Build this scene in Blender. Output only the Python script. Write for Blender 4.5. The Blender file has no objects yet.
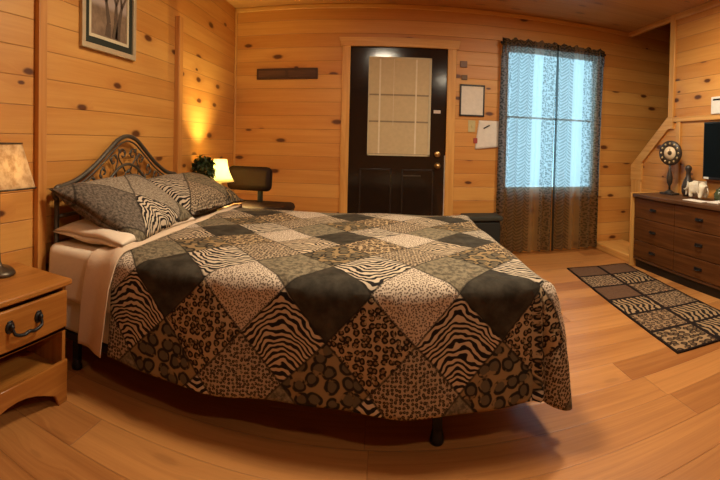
import bpy, bmesh, math, random
from mathutils import Matrix, Vector
random.seed(7)
PI = math.pi
COL = bpy.context.scene.collection

# ---------------------------------------------------------------- helpers
class MB:
    """collects shapes into one bmesh; build() links them as one mesh object"""
    def __init__(s):
        s.bm = bmesh.new(); s.uv = None; s.smooth = []
    def _add(s, vs, fs, mi=0, smooth=False):
        bv = [s.bm.verts.new(v) for v in vs]
        out = []
        for f in fs:
            try:
                fc = s.bm.faces.new([bv[i] for i in f]); fc.material_index = mi; fc.smooth = smooth; out.append(fc)
            except ValueError:
                pass
        return bv, out
    def box(s, x0, x1, y0, y1, z0, z1, bev=0, mi=0, seg=2):
        vs = [(x, y, z) for x in (x0, x1) for y in (y0, y1) for z in (z0, z1)]
        fs = [(0,1,3,2),(4,6,7,5),(0,4,5,1),(2,3,7,6),(0,2,6,4),(1,5,7,3)]
        bv, fc = s._add(vs, fs, mi)
        if bev:
            ed = list({e for f in fc for e in f.edges})
            r = bmesh.ops.bevel(s.bm, geom=ed, offset=bev, segments=seg, profile=.5, affect='EDGES')
            for f in r['faces']: f.material_index = mi; f.smooth = True
        return s
    def prism(s, pts, axis, a0, a1, bev=0, mi=0):
        """extrude a 2-D outline along an axis: axis x -> pts are (y,z); y -> (x,z); z -> (x,y)"""
        def P(p, a): return {'x': (a, p[0], p[1]), 'y': (p[0], a, p[1]), 'z': (p[0], p[1], a)}[axis]
        n = len(pts)
        vs = [P(p, a0) for p in pts] + [P(p, a1) for p in pts]
        fs = [tuple(range(n))[::-1], tuple(range(n, 2*n))] + [(i, (i+1) % n, n+(i+1) % n, n+i) for i in range(n)]
        bv, fc = s._add(vs, fs, mi)
        bmesh.ops.recalc_face_normals(s.bm, faces=fc)
        if bev:
            ed = list({e for f in fc[:2] for e in f.edges})
            r = bmesh.ops.bevel(s.bm, geom=ed, offset=bev, segments=2, profile=.5, affect='EDGES')
            for f in r['faces']: f.material_index = mi; f.smooth = True
        return s
    def tube(s, pts, r, seg=8, mi=0, closed=False, caps=True):
        pts = [Vector(p) for p in pts]; n = len(pts); rings = []
        rr = r if isinstance(r, (list, tuple)) else [r]*n
        up = Vector((0, 0, 1)); prev = None
        for i, p in enumerate(pts):
            a = pts[(i-1) % n] if (closed or i > 0) else p
            b = pts[(i+1) % n] if (closed or i < n-1) else p
            t = (b-a).normalized()
            if prev is None:
                u = t.cross(up)
                if u.length < 1e-3: u = t.cross(Vector((1, 0, 0)))
            else:
                u = prev - t*prev.dot(t)
            u.normalize(); prev = u; v = t.cross(u)
            rings.append([s.bm.verts.new(p + (u*math.cos(k*2*PI/seg) + v*math.sin(k*2*PI/seg))*rr[i]) for k in range(seg)])
        m = n if closed else n-1
        for i in range(m):
            A, B = rings[i], rings[(i+1) % n]
            for k in range(seg):
                f = s.bm.faces.new((A[k], A[(k+1) % seg], B[(k+1) % seg], B[k])); f.smooth = True; f.material_index = mi
        if caps and not closed:
            s.bm.faces.new(rings[0][::-1]).material_index = mi; s.bm.faces.new(rings[-1]).material_index = mi
        return s
    def lathe(s, prof, c=(0, 0, 0), seg=24, mi=0, axis='z', sx=1, sy=1, caps=True):
        rings = []
        for r, z in prof:
            ring = []
            for k in range(seg):
                a = 2*PI*k/seg; q = (r*math.cos(a)*sx, r*math.sin(a)*sy, z)
                if axis == 'x': q = (q[2], q[0], q[1])
                if axis == 'y': q = (q[0], q[2], q[1])
                ring.append(s.bm.verts.new(Vector(c)+Vector(q)))
            rings.append(ring)
        fc = []
        for A, B in zip(rings, rings[1:]):
            for k in range(seg):
                f = s.bm.faces.new((A[k], A[(k+1) % seg], B[(k+1) % seg], B[k])); f.smooth = True; f.material_index = mi; fc.append(f)
        if caps:
            for ring in (rings[0], rings[-1]):
                f = s.bm.faces.new(ring); f.material_index = mi; fc.append(f)
        bmesh.ops.recalc_face_normals(s.bm, faces=fc)
        return s
    def ball(s, c, r, seg=14, mi=0, rot=None):
        if not isinstance(r, (tuple, list)): r = (r, r, r)
        m = Matrix.Translation(c) @ (rot.to_4x4() if rot else Matrix()) @ Matrix.Diagonal((r[0], r[1], r[2], 1))
        o = bmesh.ops.create_uvsphere(s.bm, u_segments=seg, v_segments=max(6, seg*2//3), radius=1, matrix=m)
        for v in o['verts']:
            for f in v.link_faces: f.smooth = True; f.material_index = mi
        return s
    def grid(s, nu, nv, fn, mi=0, uvfn=None):
        V = [[s.bm.verts.new(fn(i/nu, j/nv)) for j in range(nv+1)] for i in range(nu+1)]
        lay = s.bm.loops.layers.uv.verify() if uvfn else None
        for i in range(nu):
            for j in range(nv):
                f = s.bm.faces.new((V[i][j], V[i+1][j], V[i+1][j+1], V[i][j+1])); f.smooth = True; f.material_index = mi
                if lay:
                    for lp, (a, b) in zip(f.loops, ((i, j), (i+1, j), (i+1, j+1), (i, j+1))):
                        lp[lay].uv = uvfn(a/nu, b/nv)
        return s
    def xf(s, m):
        bmesh.ops.transform(s.bm, matrix=m, verts=s.bm.verts); return s
    def build(s, name, mat, parent=None, mods=()):
        me = bpy.data.meshes.new(name); s.bm.to_mesh(me); s.bm.free()
        for m in (mat if isinstance(mat, (list, tuple)) else [mat]): me.materials.append(m)
        o = bpy.data.objects.new(name, me); COL.objects.link(o)
        if parent: o.parent = parent; o.matrix_parent_inverse = Matrix.Translation(-parent.location)
        for t, kw in mods:
            md = o.modifiers.new(t.lower(), t)
            for k, v in kw.items(): setattr(md, k, v)
        return o

def thing(name, label, cat, loc=(0, 0, 0), group=None):
    o = bpy.data.objects.new(name, None); COL.objects.link(o); o.location = loc; o.empty_display_size = .1
    return tag(o, label, cat, group)
def tag(o, label, cat, group=None):
    o['label'] = label; o['category'] = cat
    if group: o['group'] = group
    return o
def struct(o, label=None):
    o['kind'] = 'structure'
    if label: o['label'] = label
    return o

# ---------------------------------------------------------------- materials
class NT:
    def __init__(s, name):
        s.mat = bpy.data.materials.new(name); s.mat.use_nodes = True
        s.t = s.mat.node_tree; s.t.nodes.clear()
        s.out = s.t.nodes.new('ShaderNodeOutputMaterial')
    def set(s, sock, v):
        if hasattr(v, 'is_output') or isinstance(v, bpy.types.NodeSocket): s.t.links.new(v, sock)
        elif isinstance(v, (tuple, list)) and len(v) == 3 and sock.type == 'RGBA': sock.default_value = (*v, 1)
        else: sock.default_value = v
    def n(s, typ, attrs=None, **ins):
        nd = s.t.nodes.new('ShaderNode'+typ)
        for k, v in (attrs or {}).items(): setattr(nd, k, v)
        for k, v in ins.items(): s.set(nd.inputs[k.replace('_', ' ')], v)
        return nd
    def m(s, op, a, b=None, c=None):
        nd = s.t.nodes.new('ShaderNodeMath'); nd.operation = op
        for i, v in enumerate((a, b, c)):
            if v is not None: s.set(nd.inputs[i], v)
        return nd.outputs[0]
    def mix(s, f, a, b, mode='MIX'):
        nd = s.t.nodes.new('ShaderNodeMix'); nd.data_type = 'RGBA'; nd.blend_type = mode
        s.set(nd.inputs[0], f); s.set(nd.inputs[6], a); s.set(nd.inputs[7], b); return nd.outputs[2]
    def ramp(s, f, stops):
        nd = s.t.nodes.new('ShaderNodeValToRGB'); s.set(nd.inputs[0], f); e = nd.color_ramp.elements
        while len(e) < len(stops): e.new(.5)
        for q, (p, c) in zip(e, stops): q.position = p; q.color = (*c, 1) if len(c) == 3 else c
        return nd.outputs[0]
    def step(s, v, lo, hi):
        nd = s.t.nodes.new('ShaderNodeMapRange'); nd.interpolation_type = 'SMOOTHSTEP'
        s.set(nd.inputs[0], v); nd.inputs[1].default_value = lo; nd.inputs[2].default_value = hi; return nd.outputs[0]
    def vec(s, x, y, z=0.):
        return s.n('CombineXYZ', None, X=x, Y=y, Z=z).outputs[0]
    def noise(s, v, scale, detail=3, rough=.5, dist=0):
        return s.n('TexNoise', None, Vector=v, Scale=scale, Detail=detail, Roughness=rough, Distortion=dist).outputs[0]
    def vor(s, v, scale, feature='F1', rnd=1.):
        return s.n('TexVoronoi', {'feature': feature, 'voronoi_dimensions': '2D'}, Vector=v, Scale=scale, Randomness=rnd)
    def bsdf(s, col, rough=.5, bump=None, bstr=.3, bdist=.01, metal=0, spec=.5, **kw):
        b = s.n('BsdfPrincipled', None, Base_Color=col, Roughness=rough, Metallic=metal)
        b.inputs['Specular IOR Level'].default_value = spec
        for k, v in kw.items(): s.set(b.inputs[k.replace('_', ' ')], v)
        if bump is not None:
            bp = s.n('Bump', None, Strength=bstr, Distance=bdist, Height=bump); s.set(b.inputs['Normal'], bp.outputs[0])
        return b.outputs[0]
    def done(s, sh):
        s.t.links.new(sh, s.out.inputs[0]); return s.mat

def plain(name, col, rough=.5, metal=0, var=.12, scale=30, spec=.5, bump=.1, **kw):
    n = NT(name); P = n.n('TexCoord').outputs['Object']
    v = n.noise(P, scale, 4)
    c = n.mix(v, tuple(x*(1-var) for x in col), tuple(min(1, x*(1+var)) for x in col))
    return n.done(n.bsdf(c, rough, v, bump, .004, metal, spec, **kw))

def wood_planks(name, along, across, w, lt, dk, knots=1., rough=.45, groove=1., glen=1.0, jitter=.5, joint=0.):
    """boards running along one world axis, w wide across another, with grain, knots and grooves"""
    n = NT(name); g = n.n('NewGeometry').outputs['Position']; sp = n.n('SeparateXYZ', None, Vector=g)
    ax = dict(x=0, y=1, z=2)
    a = sp.outputs[ax[along]]; c = sp.outputs[ax[across]]
    cw = n.m('DIVIDE', c, w); ci = n.m('FLOOR', cw); cf = n.m('FRACT', cw)
    h = n.n('TexWhiteNoise', {'noise_dimensions': '1D'}, W=ci)
    off = n.m('MULTIPLY', h.outputs[0], 17.3)
    al = n.m('ADD', a, off)
    if joint:
        ji = n.m('FLOOR', n.m('DIVIDE', al, joint)); jf = n.m('FRACT', n.m('DIVIDE', al, joint))
        h = n.n('TexWhiteNoise', {'noise_dimensions': '2D'}, Vector=n.vec(ci, ji))
    # knots: sparse voronoi cells, a ring swirl around them
    kv = n.vec(n.m('MULTIPLY', al, 2.6), n.m('MULTIPLY', c, 6.0))
    vo = n.vor(kv, 1.0, 'F1', .9)
    pres = n.m('GREATER_THAN', n.n('SeparateColor', None, Color=vo.outputs['Color']).outputs[0], .66)
    kd = n.m('ADD', vo.outputs['Distance'], n.m('MULTIPLY', n.m('SUBTRACT', n.noise(kv, 6, 2), .5), .05))
    rs = n.m('MULTIPLY_ADD', n.n('SeparateColor', None, Color=vo.outputs['Color']).outputs[1], .11, .05)
    kn = n.m('MULTIPLY', pres, n.m('SUBTRACT', 1., n.step(n.m('DIVIDE', kd, rs), .55, 1.25)))
    kh = n.m('MULTIPLY', pres, n.m('SUBTRACT', 1., n.step(kd, .05, .42)))
    gv = n.vec(n.m('MULTIPLY', al, 1.3*glen), n.m('MULTIPLY_ADD', n.m('ADD', n.m('MULTIPLY', c, 1.), n.m('MULTIPLY', kh, .035)), 30., n.m('MULTIPLY', h.outputs[0], 9.)))
    g1 = n.noise(gv, 1.0, 5, .62, .6)
    g2 = n.noise(n.vec(n.m('MULTIPLY', al, 2.*glen), n.m('MULTIPLY', c, 120.)), 1., 3, .6)
    g3 = n.noise(n.vec(n.m('MULTIPLY', al, .9), n.m('MULTIPLY', c, 5.)), 1., 2, .5)
    t = n.m('ADD', n.m('MULTIPLY', g1, .55), n.m('ADD', n.m('MULTIPLY', g2, .2), n.m('MULTIPLY', g3, .45)))
    t = n.m('ADD', t, n.m('MULTIPLY', n.m('SUBTRACT', h.outputs[0], .5), jitter))
    col = n.mix(n.step(t, .25, .95), lt, dk)
    kcol = (dk[0]*.17, dk[1]*.10, dk[2]*.10)
    col = n.mix(n.m('MULTIPLY', kh, .28*knots), col, (dk[0]*.75, dk[1]*.55, dk[2]*.5))
    col = n.mix(n.m('MULTIPLY', kn, .95*knots), col, kcol)
    e = n.m('MINIMUM', cf, n.m('SUBTRACT', 1., cf))
    gr = n.m('SUBTRACT', 1., n.step(e, .0, .028/ (w/.137)))
    if joint:
        je = n.m('MINIMUM', jf, n.m('SUBTRACT', 1., jf))
        gr = n.m('MAXIMUM', gr, n.m('SUBTRACT', 1., n.step(je, 0., .003/joint)))
    col = n.mix(n.m('MULTIPLY', gr, .55*groove), col, (dk[0]*.3, dk[1]*.22, dk[2]*.2))
    hgt = n.m('SUBTRACT', n.m('MULTIPLY', g1, .12), n.m('MULTIPLY', gr, groove))
    return n.done(n.bsdf(col, n.m('MULTIPLY_ADD', g1, .15, rough-.07), hgt, .5, .006))

PLT, PDK = (.68, .345, .085), (.52, .205, .036)
M = {}
M['wall_x'] = wood_planks('pine_boards_back', 'x', 'z', .137, PLT, PDK, jitter=.35)
M['wall_y'] = wood_planks('pine_boards_side', 'y', 'z', .139, PLT, PDK, jitter=.35)
M['ceil'] = wood_planks('pine_boards_ceiling', 'x', 'y', .14, (.50, .25, .075), (.40, .175, .045), knots=.5, rough=.42, groove=.5)
M['floor'] = wood_planks('laminate_floor', 'x', 'y', .19, (.56, .25, .072), (.29, .10, .023), knots=.2, rough=.36, groove=.55, glen=1.0, jitter=.3, joint=1.25)

def board(name, lt, dk, axis='z', rough=.42, spec=.4):
    """one solid piece of wood, grain along an axis"""
    n = NT(name); P = n.n('NewGeometry').outputs['Position']; sp = n.n('SeparateXYZ', None, Vector=P)
    sc = {'x': (1.2, 26, 26), 'y': (26, 1.2, 26), 'z': (26, 26, 1.2)}[axis]
    v = n.n('CombineXYZ', None, X=n.m('MULTIPLY', sp.outputs[0], sc[0]), Y=n.m('MULTIPLY', sp.outputs[1], sc[1]), Z=n.m('MULTIPLY', sp.outputs[2], sc[2])).outputs[0]
    g = n.noise(v, 1., 5, .6, .8)
    return n.done(n.bsdf(n.mix(n.step(g, .3, .7), lt, dk), rough, g, .12, .003, 0, spec))
TL, TD = (.70, .38, .11), (.55, .26, .06)
for ax in 'xyz': M['trim_'+ax] = board('pine_trim_'+ax, TL, TD, ax)
M['post'] = board('pine_post', (.60, .27, .07), (.47, .18, .035), 'z')
M['oak_y'] = board('honey_oak_y', (.44, .18, .035), (.30, .10, .016), 'y', .35)
M['oak_z'] = board('honey_oak_z', (.40, .155, .03), (.26, .085, .014), 'z', .38)
M['walnut'] = board('walnut_y', (.13, .046, .012), (.07, .024, .006), 'y', .5, .15)
M['walnut_top'] = board('walnut_top', (.13, .056, .022), (.07, .028, .011), 'y', .45, .25)
M['plaque'] = board('dark_plaque', (.07, .028, .010), (.05, .02, .01), 'x', .55)
M['plaque_lt'] = board('plaque_letter_wood', (.13, .055, .02), (.06, .025, .01), 'x', .55)
M['black'] = plain('black_metal', (.012, .011, .011), .45, .3)
M['bronze'] = plain('bronze_metal', (.10, .075, .05), .38, .75, .2)
M['ironbrown'] = plain('pewter_iron', (.10, .085, .065), .45, .55, .25)
M['doorpaint'] = plain('dark_door_paint', (.017, .010, .0065), .13, 0, .15, 8)
M['doorpanel'] = plain('dark_door_paint_flat', (.020, .012, .008), .38)
M['brass'] = plain('brass', (.55, .38, .16), .3, .9)
M['cream_frame'] = plain('cream_lite_frame', (.55, .47, .30), .5)
M['blind'] = plain('cream_blind', (.56, .44, .25), .6)
M['cord'] = plain('blind_cord', (.72, .64, .47), .7)
M['white_vinyl'] = plain('white_vinyl', (.75, .76, .76), .4)
M['white'] = plain('white_plastic', (.78, .76, .70), .45)
M['paper'] = plain('paper', (.72, .66, .58), .8)
M['ink'] = plain('grey_ink', (.28, .25, .24), .8)
M['red'] = plain('red_tag', (.35, .05, .04), .6)
M['sticker'] = plain('pale_sticker', (.60, .48, .40), .6)
M['almond'] = plain('almond_plate', (.50, .42, .20), .5)
M['darkgrey'] = plain('charcoal_plastic', (.022, .022, .019), .7, spec=.2)
M['darkgreen'] = plain('dark_lid', (.040, .040, .032), .7, spec=.2)
M['leather'] = plain('brown_leather', (.020, .009, .005), .65, 0, .3, 40, .15)
M['cream_sheet'] = plain('cream_cotton', (.80, .66, .50), .9, 0, .05, 60, .2, .3)
M['beige_sheet'] = plain('beige_cotton', (.66, .49, .34), .9, 0, .07, 60, .2, .4)
M['white_tick'] = plain('white_ticking', (.72, .67, .60), .85, 0, .04, 60, .2)
M['screen'] = plain('tv_screen', (.004, .006, .007), .35, spec=.05)
M['tvplastic'] = plain('tv_bezel', (.010, .010, .011), .4)
M['ivory'] = plain('ivory_ceramic', (.68, .60, .46), .4, 0, .25, 25)
M['dial'] = plain('cream_dial', (.75, .60, .40), .5)
M['dkceramic'] = plain('dark_figurine', (.035, .025, .018), .4, 0, .4, 30)
M['greenglass'] = plain('green_glaze', (.05, .065, .03), .25)
M['goldstud'] = plain('stud', (.55, .42, .22), .35, .6)
M['leaf'] = plain('plant_leaf', (.018, .045, .014), .5, 0, .5, 20)
M['soil'] = plain('soil', (.03, .02, .012), .9)
M['pot'] = plain('clay_pot', (.10, .05, .03), .6)
M['mat_green'] = plain('dark_green_mat', (.016, .020, .010), .8)
M['mat_cream'] = plain('cream_mat', (.62, .52, .33), .8)
M['frame_tan'] = plain('champagne_frame', (.52, .40, .24), .4, .2)
M['frame_black'] = plain('thin_black_frame', (.02, .016, .014), .4)
M['sepia_tree'] = plain('sepia_dark', (.10, .062, .036), .8, 0, .5, 60)
M['rugblack'] = plain('rug_border', (.018, .011, .009), .95, 0, .3, 200, .1)
M['led'] = None

n = NT('sepia_print'); P = n.n('TexCoord').outputs['Object']; sp = n.n('SeparateXYZ', None, Vector=P)
f = n.noise(P, 14, 5, .7)
sky = n.step(sp.outputs[2], 1.84, 1.88)
c = n.mix(n.step(f, .3, .7), (.15, .09, .05), (.27, .175, .10))
M['print'] = n.done(n.bsdf(n.mix(sky, c, (.40, .31, .25)), .6))

def glow(name, col, st, basecol=(.8, .7, .5)):
    n = NT(name); e = n.n('Emission', None, Color=col, Strength=st); d = n.bsdf(basecol, .6)
    return n.done(n.n('AddShader', None, **{}).outputs[0]) if False else (n.t.links.new(e.outputs[0], (a := n.t.nodes.new('ShaderNodeAddShader')).inputs[0]), n.t.links.new(d, a.inputs[1]), n.done(a.outputs[0]))[2]
M['led'] = glow('ceiling_diffuser', (1., .85, .62), 162.)

def shade_mat(name, col, trans, mott=.0):
    n = NT(name); P = n.n('TexCoord').outputs['Object']
    v = n.noise(P, 22, 4, .65); c = n.mix(n.m('MULTIPLY', n.step(v, .35, .7), mott), col, tuple(x*f for x, f in zip(col, (.6, .45, .3))))
    d = n.n('BsdfDiffuse', None, Color=c); t = n.n('BsdfTranslucent', None, Color=c)
    return n.done(n.n('MixShader', None, Fac=trans, **{}).outputs[0]) if False else n.done(_mix(n, trans, d.outputs[0], t.outputs[0]))
def _mix(n, f, a, b):
    nd = n.t.nodes.new('ShaderNodeMixShader'); n.set(nd.inputs[0], f); n.t.links.new(a, nd.inputs[1]); n.t.links.new(b, nd.inputs[2]); return nd.outputs[0]
M['shade_white'] = shade_mat('lit_fabric_shade', (.96, .90, .62), .75)
M['shade_mica'] = shade_mat('mica_shade', (.90, .72, .44), .5, .8)
n = NT('lit_bulb'); M['bulb'] = n.done(n.n('Emission', None, Color=(1., .80, .32), Strength=3600.).outputs[0])

n = NT('dim_bulb'); M['dimbulb'] = n.done(n.n('Emission', None, Color=(1., .80, .5), Strength=22.).outputs[0])
# window glass: a clear pane
n = NT('window_glass'); M['glass'] = n.done(_mix(n, .08, n.n('BsdfTransparent', None, Color=(.95, .98, 1.)).outputs[0], n.n('BsdfGlossy', None, Color=(1, 1, 1), Roughness=.03).outputs[0]))

# ---- animal print patches: shared node builders on a 2-D coordinate (metres)
TAN = (.53, .40, .26); BLK = (.016, .013, .012)
def p_speckle(n, v, base=(.56, .455, .34), k=1.):
    d = n.vor(v, 130/k).outputs['Distance']; s_ = n.step(n.m('ADD', d, n.m('MULTIPLY', n.noise(v, 60, 2), .35)), .42, .62)
    return n.mix(s_, (.15, .105, .075), base)
def p_leopard(n, v, sc, base, ring, core, lo=.05, hi=.22, fil=0.):
    """packed spots: base colour between cells, dark broken rings, softer cores"""
    vd = n.n('TexNoise', None, Vector=v, Scale=sc*.8, Detail=2.)
    vv = n.n('VectorMath', {'operation': 'ADD'}); n.set(vv.inputs[0], v)
    q = n.n('VectorMath', {'operation': 'SCALE'}); n.set(q.inputs[0], vd.outputs['Color']); q.inputs['Scale'].default_value = .55/sc
    n.set(vv.inputs[1], q.outputs[0])
    d = n.vor(vv.outputs[0], sc, 'F1', .55).outputs['Distance']
    br = n.step(n.noise(v, sc*1.5, 2), .36, .46)
    rk = n.mix(n.m('MULTIPLY_ADD', br, .85, .15), base, ring)
    c = n.mix(n.step(d, lo-.03, lo+.04), core, rk)
    return n.mix(n.step(d, hi-.04, hi+.04), c, base)
def p_zebra(n, lx, ly, v, per=.0225, base=TAN, slope=.8):
    ax = n.m('SQRT', n.m('MULTIPLY_ADD', lx, lx, .0006))
    w = n.m('ADD', ly, n.m('MULTIPLY', ax, slope))
    w = n.m('ADD', w, n.m('MULTIPLY', n.m('SUBTRACT', n.noise(v, 12, 2), .5), .085))
    s_ = n.m('SINE', n.m('MULTIPLY', w, 2*PI/per))
    return n.mix(n.step(n.m('ADD', s_, n.m('MULTIPLY', n.m('SUBTRACT', n.noise(v, 30, 2), .5), 1.4)), -.25, .2), base, BLK)
def p_dark(n, v, a=(.026, .021, .014), b=(.064, .053, .037)):
    return n.mix(n.step(n.noise(v, 16, 4, .6), .3, .75), a, b)

def patchwork(name, ds=.308, dt=.333, s0=-.178, t0=-.055, sham=False):
    n = NT(name); uv = n.n('TexCoord').outputs['UV']; sp = n.n('SeparateXYZ', None, Vector=uv)
    S, T = sp.outputs[0], sp.outputs[1]; v = n.vec(S, T)
    a = n.m('DIVIDE', n.m('SUBTRACT', S, s0), ds); b = n.m('DIVIDE', n.m('SUBTRACT', T, t0), dt)
    p = n.m('ADD', a, b); q = n.m('SUBTRACT', a, b)
    i = n.m('FLOOR', n.m('ADD', p, .5)); j = n.m('FLOOR', n.m('ADD', q, .5))
    lx = n.m('SUBTRACT', S, n.m('MULTIPLY_ADD', n.m('ADD', i, j), ds/2, s0))
    ly = n.m('SUBTRACT', T, n.m('MULTIPLY_ADD', n.m('SUBTRACT', i, j), dt/2, t0))
    k = n.m('FLOORED_MODULO', n.m('SUBTRACT', i, j), 4.); m = n.m('FLOORED_MODULO', n.m('ADD', i, j), 4.)
    cid = n.m('MULTIPLY_ADD', k, 4., m)   # (k,m) -> 4k+m
    dark = p_dark(n, v); spk = p_speckle(n, v)
    zeb = p_zebra(n, lx, ly, v, .0225); olive = n.mix(n.step(n.noise(v, 45, 4, .7), .35, .65), (.085, .068, .044), (.25, .20, .125))
    if sham: dark = n.mix(n.step(n.noise(v, 60, 4, .7), .35, .65), (.06, .048, .036), (.20, .155, .115)); spk = n.mix(n.step(n.noise(v, 70, 4, .75), .38, .6), (.13, .10, .07), (.36, .29, .21))
    ros = p_leopard(n, v, 19, (.27, .18, .085), (.022, .018, .013), (.115, .09, .055), .30, .50)
    leo = p_leopard(n, v, 40, (.42, .295, .165), (.018, .013, .009), (.20, .12, .06), .19, .47)
    leo2 = p_leopard(n, v, 75, (.39, .29, .185), (.035, .024, .016), (.13, .085, .05), .15, .42)
    zeb2 = p_zebra(n, lx, ly, v, .025, (.56, .45, .32), -.7)
    table = {0: dark, 2: spk, 5: zeb2, 7: olive, 8: ros, 10: leo2, 13: leo, 15: zeb}
    if sham: table[13] = spk; table[15] = dark
    col = dark
    for key, c in table.items():
        if key == 0: continue
        col = n.mix(n.m('COMPARE', cid, float(key), .4), col, c)
    fp = n.m('ABSOLUTE', n.m('SUBTRACT', n.m('FRACT', n.m('ADD', p, .5)), .5)); fq = n.m('ABSOLUTE', n.m('SUBTRACT', n.m('FRACT', n.m('ADD', q, .5)), .5))
    e = n.m('SUBTRACT', .5, n.m('MAXIMUM', fp, fq))
    seam = n.m('SUBTRACT', 1., n.step(e, .006, .026))
    col = n.mix(n.m('MULTIPLY', seam, .75), col, (.02, .016, .012))
    puff = n.m('ADD', n.step(e, 0., .22), n.m('MULTIPLY', n.noise(v, 22, 3), .5))
    return n.done(n.bsdf(col, .82, puff, .55, .012, 0, .12))
M['spread'] = patchwork('patchwork_print')
M['sham'] = patchwork('patchwork_sham', .50, .45, .0, .06, True)

n = NT('rug_print'); uv = n.n('TexCoord').outputs['UV']; sp = n.n('SeparateXYZ', None, Vector=uv)
U, V_ = sp.outputs[0], sp.outputs[1]; v = n.vec(U, V_)      # metres: u across (.6), v along
ci = n.m('FLOOR', n.m('DIVIDE', U, .3)); ri = n.m('FLOOR', n.m('DIVIDE', V_, .301))
lu = n.m('SUBTRACT', n.m('FRACT', n.m('DIVIDE', U, .3)), .5); lv = n.m('SUBTRACT', n.m('FRACT', n.m('DIVIDE', V_, .301)), .5)
cid = n.m('MULTIPLY_ADD', ri, 2., ci)
pats = [p_leopard(n, v, 22, (.33, .21, .11), (.022, .014, .010), (.11, .065, .035), .24, .46), p_leopard(n, v, 45, (.32, .205, .115), (.04, .026, .018), (.14, .085, .05), .18, .44),
        p_zebra(n, lv, n.m('MULTIPLY', lu, .4), v, .05, (.36, .23, .12), .1), n.mix(n.noise(v, 40, 3), (.09, .045, .025), (.17, .09, .05)), p_leopard(n, v, 34, (.30, .185, .10), (.035, .022, .015), (.13, .075, .04), .2, .45)]
col = pats[0]
for k, q in enumerate((3, 3, 1, 2, 3, 4, 2, 1, 4, 2, 0, 2)): col = n.mix(n.m('COMPARE', cid, float(k), .3), col, pats[q])
ed = n.m('MAXIMUM', n.step(n.m('ABSOLUTE', lu), .445, .46), n.step(n.m('ABSOLUTE', lv), .44, .455))
col = n.mix(ed, col, (.018, .011, .009))
M['rug'] = n.done(n.bsdf(col, .95, n.noise(v, 300, 2), .4, .004, 0, .1))

def curtain_mat(name='sheer_curtain', sheer=True):
    """sheer fabric woven in vertical stripes of animal print; uv = metres across the pair, metres up"""
    n = NT(name); uv = n.n('TexCoord').outputs['UV']; sp = n.n('SeparateXYZ', None, Vector=uv)
    U, V_ = sp.outputs[0], sp.outputs[1]; v = n.vec(U, V_)
    W = 1.13
    def band(a, b): return n.m('MULTIPLY', n.m('GREATER_THAN', U, a*W), n.m('LESS_THAN', U, b*W))
    zb = n.m('MAXIMUM', band(.11, .31), band(.57, .70)); pl = n.m('MAXIMUM', band(.31, .405), band(.70, .795))
    ctr = n.m('ABSOLUTE', n.m('SUBTRACT', n.m('FRACT', n.m('DIVIDE', U, .113)), .5))
    w = n.m('ADD', n.m('MULTIPLY', ctr, .10), n.m('ADD', V_, n.m('MULTIPLY', n.noise(v, 12, 2), .05)))
    zs = n.step(n.m('SINE', n.m('MULTIPLY', w, 2*PI/.034)), -.3, .3)
    ld = n.vor(v, 46).outputs['Distance']; ls = n.m('SUBTRACT', 1., n.step(ld, .30, .48))
    ink = n.m('ADD', n.m('MULTIPLY', zb, n.m('MULTIPLY_ADD', zs, .45, .25)), n.m('MULTIPLY', n.m('SUBTRACT', 1., n.m('ADD', zb, pl)), n.m('MULTIPLY_ADD', ls, .55, .22)))
    hem = n.m('MAXIMUM', n.m('MULTIPLY', band(.535, .553), 2.5), n.m('MAXIMUM', n.step(n.m('SUBTRACT', .035, U), 0, .01), n.step(n.m('SUBTRACT', U, W-.05), 0, .01)))
    ink = n.m('MINIMUM', n.m('ADD', ink, n.m('MULTIPLY', hem, .4)), 1.)
    base = n.mix(n.noise(v, 6, 2), (.12, .072, .030), (.16, .10, .043))
    col = n.mix(ink, base, (.020, .016, .011))
    d = n.n('BsdfDiffuse', None, Color=col).outputs[0]
    tl = n.n('BsdfTranslucent', None, Color=n.mix(ink, (.85, .85, .78), (.13, .14, .13) if sheer else (.03, .025, .02))).outputs[0]
    tr = n.n('BsdfTransparent', None, Color=(1, 1, 1)).outputs[0]
    clear = n.m('MULTIPLY_ADD', ink, -.36, .42) if sheer else 0.
    return n.done(_mix(n, clear, _mix(n, .42 if sheer else .04, d, tl), tr))
M['curtain'] = curtain_mat()
M['curtain_head'] = curtain_mat('curtain_header', False)
M['sky_out'] = None

# ---------------------------------------------------------------- room shell
LX, RX, DY, HC, FY = -1.53, 2.70, 4.30, 2.48, -2.2
SX = 3.75                                    # far side of the stairwell
m = MB(); m.box(LX-.12, SX, FY-.12, DY+.12, -.1, 0); struct(m.build('floor', M['floor']))
m = MB(); m.box(LX-.12, RX+.03, FY-.12, DY, HC, HC+.1); struct(m.build('ceiling', M['ceil']))
m = MB(); m.box(LX-.12, LX, FY-.12, DY+.12, 0, HC+.1); struct(m.build('wall_left', M['wall_y']))
DX0, DX1, DZ = -.335, .635, 2.065            # door opening
WX0, WX1, WZ0, WZ1 = 1.245, 2.285, .655, 2.125   # window opening
m = MB()
def wb(x0, x1, z0, z1): m.box(x0, x1, DY, DY+.12, z0, z1)
wb(LX, DX0, 0, HC+.1); wb(DX0, DX1, DZ, HC+.1); wb(DX1, WX0, 0, HC+.1); wb(WX0, WX1, 0, WZ0); wb(WX0, WX1, WZ1, HC+.1); wb(WX1, SX, 0, 3.3)
struct(m.build('wall_back', M['wall_x']))
m = MB(); m.box(LX-.12, SX, FY-.12, FY, 0, 3.3); struct(m.build('wall_front', M['wall_x']))
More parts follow.
